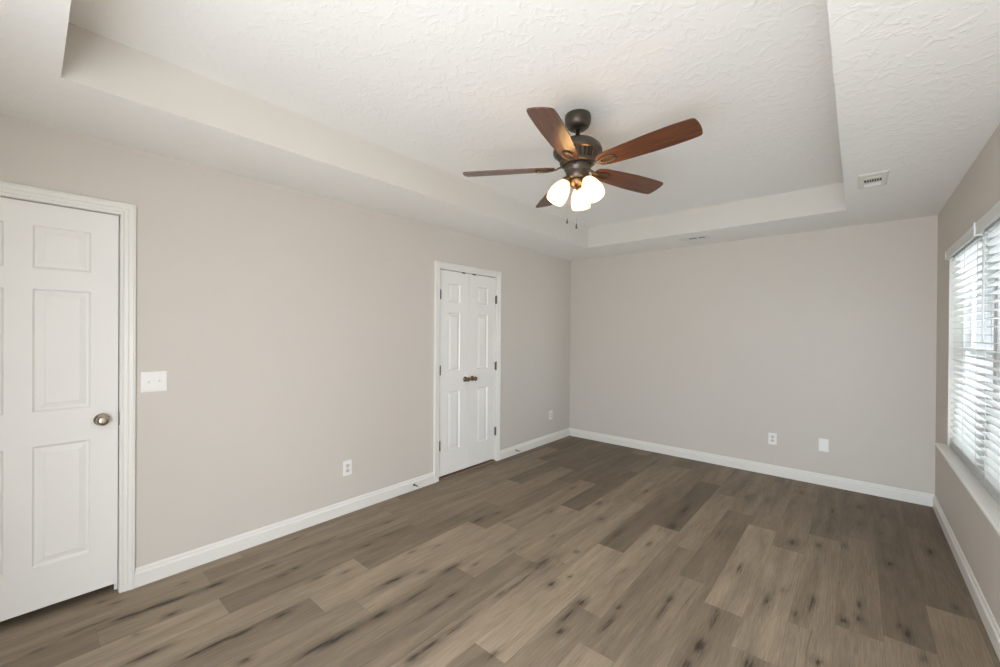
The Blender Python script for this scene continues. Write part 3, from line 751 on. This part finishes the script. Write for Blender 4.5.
# duplex outlets
def outlet(name_loc, rz, label, plate=M['plastic'], face=M['almond']):
    r = thing('wall_outlet', name_loc, label, 'outlet', 'duplex wall outlets', rz=rz)
    MB().cbox(0.0, 0.0055, -0.036, 0.036, -0.0585, 0.0585, 0.0022).build('cover_plate', plate, r)
    for z in (-0.0195, 0.0195):
        f = MB()
        pr = []
        for i in range(28):
            a = 2 * PI * i / 28; yy = 0.0172 * math.cos(a); zz = 0.0172 * math.sin(a)
            pr.append((yy, max(-0.0135, min(0.0135, zz))))
        f.sweep(pr, [lambda p: (0.0045, p[0], z + p[1]), lambda p: (0.0075, p[0], z + p[1])])
        ro = f.build('receptacle', face, r)
        s = MB()
        s.box(0.0070, 0.0078, -0.0080, -0.0050, z - 0.002, z + 0.0075); s.box(0.0070, 0.0078, 0.0050, 0.0080, z - 0.001, z + 0.0065)
        s.lathe([(0.0001, 0.0078), (0.0026, 0.0078), (0.0026, 0.0070)], Matrix.Translation((0, 0, z - 0.0075)) @ Matrix.Rotation(PI / 2, 4, 'Y'), 12)
        s.build('slots', M['slot'], ro)
    screw(0, 0, 0.0055).build('screw', M['hinge'], r)
    return r
o1 = outlet((0, 1.661, 0.356), 0, 'white duplex outlet on the left wall between the two doorways')
dup(o1, (0, 4.514, 0.352), 'white duplex outlet on the left wall near the far corner')
dup(o1, (2.389, D, 0.371), 'white duplex outlet on the far wall, left of the blank plate', -PI / 2)
bl = thing('blank_wall_plate', (2.799, D, 0.381), 'plain white blank plate on the far wall, right of the outlet', 'wall plate', rz=-PI / 2)
MB().cbox(0.0, 0.0055, -0.038, 0.038, -0.060, 0.060, 0.0022).build('cover_plate', M['plastic'], bl)
for z in (-0.042, 0.042): screw(0, z, 0.0055).build('screw', M['plastic'], bl)

# ------------------------------------------------------------------ DOOR STOPS on the left baseboard
def door_stop(y, z, label):
    r = thing('door_stop', (0.015, y, z), label, 'door stop', 'door stops on the left baseboard')
    X = Matrix.Rotation(PI / 2, 4, 'Y')
    MB().lathe([(0.0001, 0), (0.011, 0), (0.011, 0.003), (0.006, 0.007), (0.0045, 0.010), (0.0001, 0.010)], X, 20).build('flange', M['hinge'], r)
    sp = MB(); pts = []
    for i in range(100):
        a = i * 2 * PI / 9; pts.append((0.009 + 0.048 * i / 99, 0.0045 * math.cos(a), 0.0045 * math.sin(a)))
    sp.tube(pts, 0.0013, 6); sp.build('spring', M['hinge'], r)
    MB().lathe([(0.0001, 0.055), (0.0065, 0.055), (0.0075, 0.060), (0.0075, 0.068), (0.005, 0.071), (0.0001, 0.071)], X, 18).build('tip', M['rubber'], r)
    return r
door_stop(2.300, 0.050, 'small metal spring door stop left of the closet doors')
door_stop(3.775, 0.048, 'small metal spring door stop right of the closet doors')

# ------------------------------------------------------------------ CEILING REGISTERS
def register(cx, cy, wx, wy, slots, tilt, label):
    """stamped ceiling register: raised plate with rows of openings; slots = (x0, x1, y0, y1, n, direction)"""
    r = thing('ceiling_vent', (cx, cy, H), label, 'vent', 'white ceiling registers')
    hx, hy = wx / 2, wy / 2
    xs = sorted({-hx + 0.012, hx - 0.012, *[v for q in slots for v in q[0:2]]}); ys = sorted({-hy + 0.012, hy - 0.012, *[v for q in slots for v in q[2:4]]})
    f = MB()
    for i in range(len(xs) - 1):
        for j in range(len(ys) - 1):
            mx_, my_ = (xs[i] + xs[i + 1]) / 2, (ys[j] + ys[j + 1]) / 2
            if any(q[0] < mx_ < q[1] and q[2] < my_ < q[3] for q in slots): continue
            f.box(xs[i], xs[i + 1], ys[j], ys[j + 1], -0.0075, -0.0062)
    # sloping rim from the ceiling down to the plate
    o_, i_ = [(-hx, -hy), (hx, -hy), (hx, hy), (-hx, hy)], [(-hx + 0.012, -hy + 0.012), (hx - 0.012, -hy + 0.012), (hx - 0.012, hy - 0.012), (-hx + 0.012, hy - 0.012)]
    f.add([(x, y, -0.0005) for x, y in o_] + [(x, y, -0.002) for x, y in o_] + [(x, y, -0.0075) for x, y in i_],
          [(k, (k + 1) % 4, 4 + (k + 1) % 4, 4 + k) for k in range(4)] + [(4 + k, 4 + (k + 1) % 4, 8 + (k + 1) % 4, 8 + k) for k in range(4)])
    f.build('face_plate', M['trim'], r)
    d = MB(); lou = []
    for (x0, x1, y0, y1, n, dr) in slots:
        d.box(x0 - 0.002, x1 + 0.002, y0 - 0.002, y1 + 0.002, -0.0020, -0.0008)
        for k in range(1, n):
            if dr == 'x':
                l = MB(); lou.append(l); x = x0 + (x1 - x0) * k / n; l.box(x - 0.0022, x + 0.0022, y0, y1, -0.0085, -0.003)
            else:
                l = MB(); lou.append(l); y = y0 + (y1 - y0) * k / n
                l.sweep([(-0.0005, -0.004), (0.0005, -0.004), (0.0005, 0.004), (-0.0005, 0.004)],
                        [lambda p, s_=s_: (s_, y + p[0] * math.cos(tilt) - p[1] * math.sin(tilt), -0.006 + p[0] * math.sin(tilt) + p[1] * math.cos(tilt)) for s_ in (x0, x1)])
    d.build('dark_duct_plate', M['dark'], r);  # dark plate stands in for the shade inside the duct
    for l in lou: l.build('louver', M['trim'], r)
    return r
v1 = register(3.101, 3.590, 0.145, 0.32, [(-0.040, -0.0045, -0.108, -0.068, 2, 'y'), (0.0045, 0.040, -0.108, -0.068, 2, 'y'), (-0.042, 0.042, -0.042, 0.028, 7, 'x'), (-0.042, 0.042, 0.052, 0.118, 9, 'y')], 0.95,
              'white ceiling register beside the tray, above the window side')
lv = MB(); lv.cbox(-0.0035, 0.0035, -0.104, -0.078, -0.018, -0.0075, 0.001); lv.build('damper_lever', M['trim'], v1)
register(1.735, 4.610, 0.28, 0.16, [(-0.115, -0.078, -0.050, -0.030, 1, 'x'), (-0.052, 0.028, -0.050, 0.0, 1, 'x'), (0.042, 0.104, -0.050, 0.0, 1, 'x'), (-0.10, 0.10, 0.020, 0.060, 6, 'y')], 0.95,
         'small white ceiling register close to the far wall')

# ------------------------------------------------------------------ CEILING FAN
FX, FYY = 1.827, 2.047
ZC = H + TZ
fan = thing('ceiling_fan', (FX, FYY, ZC), 'bronze five-blade ceiling fan with walnut blades and three lit glass shades', 'ceiling fan')
# all fan parts in local coordinates: z below the ceiling is negative
Zf = lambda z: z - ZC
MB().lathe([(0.0001, 0.0), (0.069, 0.0), (0.0715, -0.004), (0.0715, -0.012), (0.0735, -0.014), (0.0735, -0.034), (0.071, -0.050), (0.063, -0.066), (0.050, -0.077), (0.036, -0.082), (0.033, -0.080), (0.030, -0.083), (0.0001, -0.083)], None, 48).build('canopy', M['bronze'], fan)
MB().lathe([(0.0001, -0.08), (0.0125, -0.08), (0.013, -0.14), (0.020, -0.142), (0.022, -0.15), (0.0001, -0.15)], None, 24).build('downrod', M['bronze'], fan)
mh = MB()
mh.lathe([(0.0001, Zf(2.530)), (0.030, Zf(2.530)), (0.072, Zf(2.524)), (0.106, Zf(2.509)), (0.129, Zf(2.487)), (0.137, Zf(2.466)), (0.137, Zf(2.455)),
          (0.134, Zf(2.449)), (0.126, Zf(2.447)), (0.122, Zf(2.444))], None, 56)
mh.lathe([(0.112, Zf(2.447)), (0.086, Zf(2.404)), (0.0001, Zf(2.404))], None, 56, mi=1)
for i in range(30):                      # slanted vent ribs around the motor
    a0 = 2 * PI * i / 30
    r0, r1, z0, z1 = 0.124, 0.094, Zf(2.446), Zf(2.402)
    da = 0.055; tw = 0.10
    def P(r, a, z): return (r * math.cos(a), r * math.sin(a), z)
    vs = [P(r0, a0 - da, z0), P(r0, a0 + da, z0), P(r1, a0 + tw + da, z1), P(r1, a0 + tw - da, z1),
          P(r0 - 0.012, a0 - da, z0), P(r0 - 0.012, a0 + da, z0), P(r1 - 0.012, a0 + tw + da, z1), P(r1 - 0.012, a0 + tw - da, z1)]
    mh.add(vs, [(0, 1, 2, 3), (4, 7, 6, 5), (0, 4, 5, 1), (1, 5, 6, 2), (2, 6, 7, 3), (3, 7, 4, 0)])
mh.lathe([(0.098, Zf(2.408)), (0.100, Zf(2.400)), (0.098, Zf(2.392)), (0.085, Zf(2.388)), (0.0001, Zf(2.388))], None, 56)
mh.build('motor_housing', [M['bronze'], M['dark']], fan)
MB().lathe([(0.0001, Zf(2.390)), (0.070, Zf(2.390)), (0.074, Zf(2.386)), (0.074, Zf(2.360)), (0.068, Zf(2.352)), (0.064, Zf(2.348)), (0.0655, Zf(2.344)),
            (0.063, Zf(2.314)), (0.058, Zf(2.305)), (0.050, Zf(2.302)), (0.0001, Zf(2.302))], None, 48).build('switch_housing', M['bronze'], fan)
MB().lathe([(0.0001, Zf(2.304)), (0.046, Zf(2.304)), (0.048, Zf(2.296)), (0.042, Zf(2.276)), (0.026, Zf(2.260)), (0.010, Zf(2.254)), (0.008, Zf(2.246)), (0.0001, Zf(2.244))], None, 40).build('light_kit_fitter', M['brass'], fan)

# blades + irons
def blade_outline():
    pts = [(0.128, -0.024), (0.140, -0.040), (0.18, -0.052), (0.30, -0.062), (0.42, -0.0685), (0.52, -0.070), (0.60, -0.0680), (0.634, -0.0645), (0.645, -0.0605), (0.651, -0.052),
           (0.656, -0.028), (0.658, 0.0), (0.656, 0.028), (0.651, 0.052), (0.645, 0.0605), (0.634, 0.0645), (0.60, 0.0680), (0.52, 0.070), (0.42, 0.0685), (0.30, 0.062), (0.18, 0.052), (0.140, 0.040), (0.128, 0.024)]
    return pts
def iron_mesh():
    b = MB()
    # arm from the hub, then an open oval loop under the blade root
    b.tube([(0.060, 0, 0.012), (0.100, 0, 0.006), (0.122, 0, -0.004), (0.142, 0, -0.0075)], [0.012, 0.010, 0.010, 0.011], 10, flat=0.45)
    lp_ = []
    for i in range(28):
        a = 2 * PI * i / 28
        lp_.append((0.186 + 0.048 * math.cos(a), (0.023 + 0.006 * math.cos(a)) * math.sin(a), -0.0085))
    b.tube(lp_, 0.0062, 8, closed=True, flat=0.6)
    for (x, y) in ((0.150, 0), (0.222, 0.012), (0.222, -0.012)):
        b.lathe([(0.0001, -0.013), (0.005, -0.012), (0.006, -0.008), (0.006, -0.004)], Matrix.Translation((x, y, 0)), 12)
    return b
ANG0 = math.radians(286.16)
_d = Vector((math.cos(math.radians(333)), math.sin(math.radians(333)), 0))
SAG = Matrix.Rotation(math.radians(2.0), 4, _d.cross(Vector((0, 0, 1))))    # the rotor hangs a touch out of level
bl_me = ir_me = None
for k in range(5):
    a = ANG0 + k * 2 * PI / 5
    if bl_me is None:
        b = MB(); pr = blade_outline(); th = 0.003
        b.sweep(pr, [lambda p: (p[0], p[1], th), lambda p: (p[0], p[1], -th)])
        bo = b.build('blade', M['blade'], fan); bl_me = bo.data
        io = iron_mesh().build('blade_iron', M['bronze'], bo); ir_me = io.data
    else:
        bo = bpy.data.objects.new('blade', bl_me); COL.objects.link(bo); bo.parent = fan
        io = bpy.data.objects.new('blade_iron', ir_me); COL.objects.link(io); io.parent = bo
    bo.location = (0, 0, Zf(2.371))
    bo.rotation_euler = (SAG @ Matrix.Rotation(a, 4, 'Z') @ Matrix.Rotation(math.radians(-13), 4, 'X')).to_euler()

# three bell shades on short arms
for k in range(3):
    a = math.radians(110 + 120 * k)
    ca, sa = math.cos(a), math.sin(a)
    tilt = math.radians(30)
    axis = Vector((math.sin(tilt) * ca, math.sin(tilt) * sa, -math.cos(tilt)))
    neck = Vector((0.062 * ca, 0.062 * sa, Zf(2.300)))
    zq = axis.to_track_quat('Z', 'Y').to_matrix().to_4x4()
    mt = Matrix.Translation(neck) @ zq          # local +Z runs down the shade
    ar = MB()
    ar.tube([Vector((0.030 * ca, 0.030 * sa, Zf(2.290))), Vector((0.048 * ca, 0.048 * sa, Zf(2.305))), neck + axis * -0.012, neck + axis * 0.004], 0.009, 10)
    ar.lathe([(0.0001, -0.010), (0.018, -0.010), (0.024, -0.003), (0.0265, 0.006), (0.0265, 0.020), (0.0245, 0.022), (0.0001, 0.022)], mt, 28)
    ar.build('lamp_socket', M['brass'], fan)
    sh = MB()
    outp = [(0.0255, 0.012), (0.029, 0.020), (0.0385, 0.036), (0.0475, 0.058), (0.0535, 0.082), (0.0560, 0.104), (0.0550, 0.124), (0.0525, 0.138)]
    inn = [(r - 0.003, z) for r, z in reversed(outp)]
    sh.lathe(outp + [(0.0510, 0.1395)] + inn, mt, 40)
    sho = sh.build('lamp_shade', M['shade'], fan)
    bu = MB(); bu.lathe([(0.0001, 0.020), (0.012, 0.022), (0.014, 0.036), (0.022, 0.056), (0.026, 0.072), (0.023, 0.088), (0.012, 0.098), (0.0001, 0.100)], mt, 24)
    bu.build('bulb', M['bulb'], sho)
# pull chains
for (dx, dy, z0, z1) in ((-0.048, -0.028, 2.31, 2.090), (0.004, -0.012, 2.25, 2.055)):
    c_ = MB(); c_.tube([(dx, dy, Zf(z0)), (dx, dy, Zf(z1))], 0.0006, 6)
    z = z1
    while z < z0: c_.lathe([(0.0001, -0.0014), (0.0012, -0.0007), (0.0012, 0.0007), (0.0001, 0.0014)], Matrix.Translation((dx, dy, Zf(z))), 6); z += 0.006
    ch = c_.build('pull_chain', M['nickel'], fan)
    MB().lathe([(0.0001, 0.0), (0.003, -0.002), (0.0035, -0.010), (0.006, -0.020), (0.006, -0.026), (0.003, -0.031), (0.0001, -0.032)], Matrix.Translation((dx, dy, Zf(z1))), 14).build('fob', M['bronze'], ch)
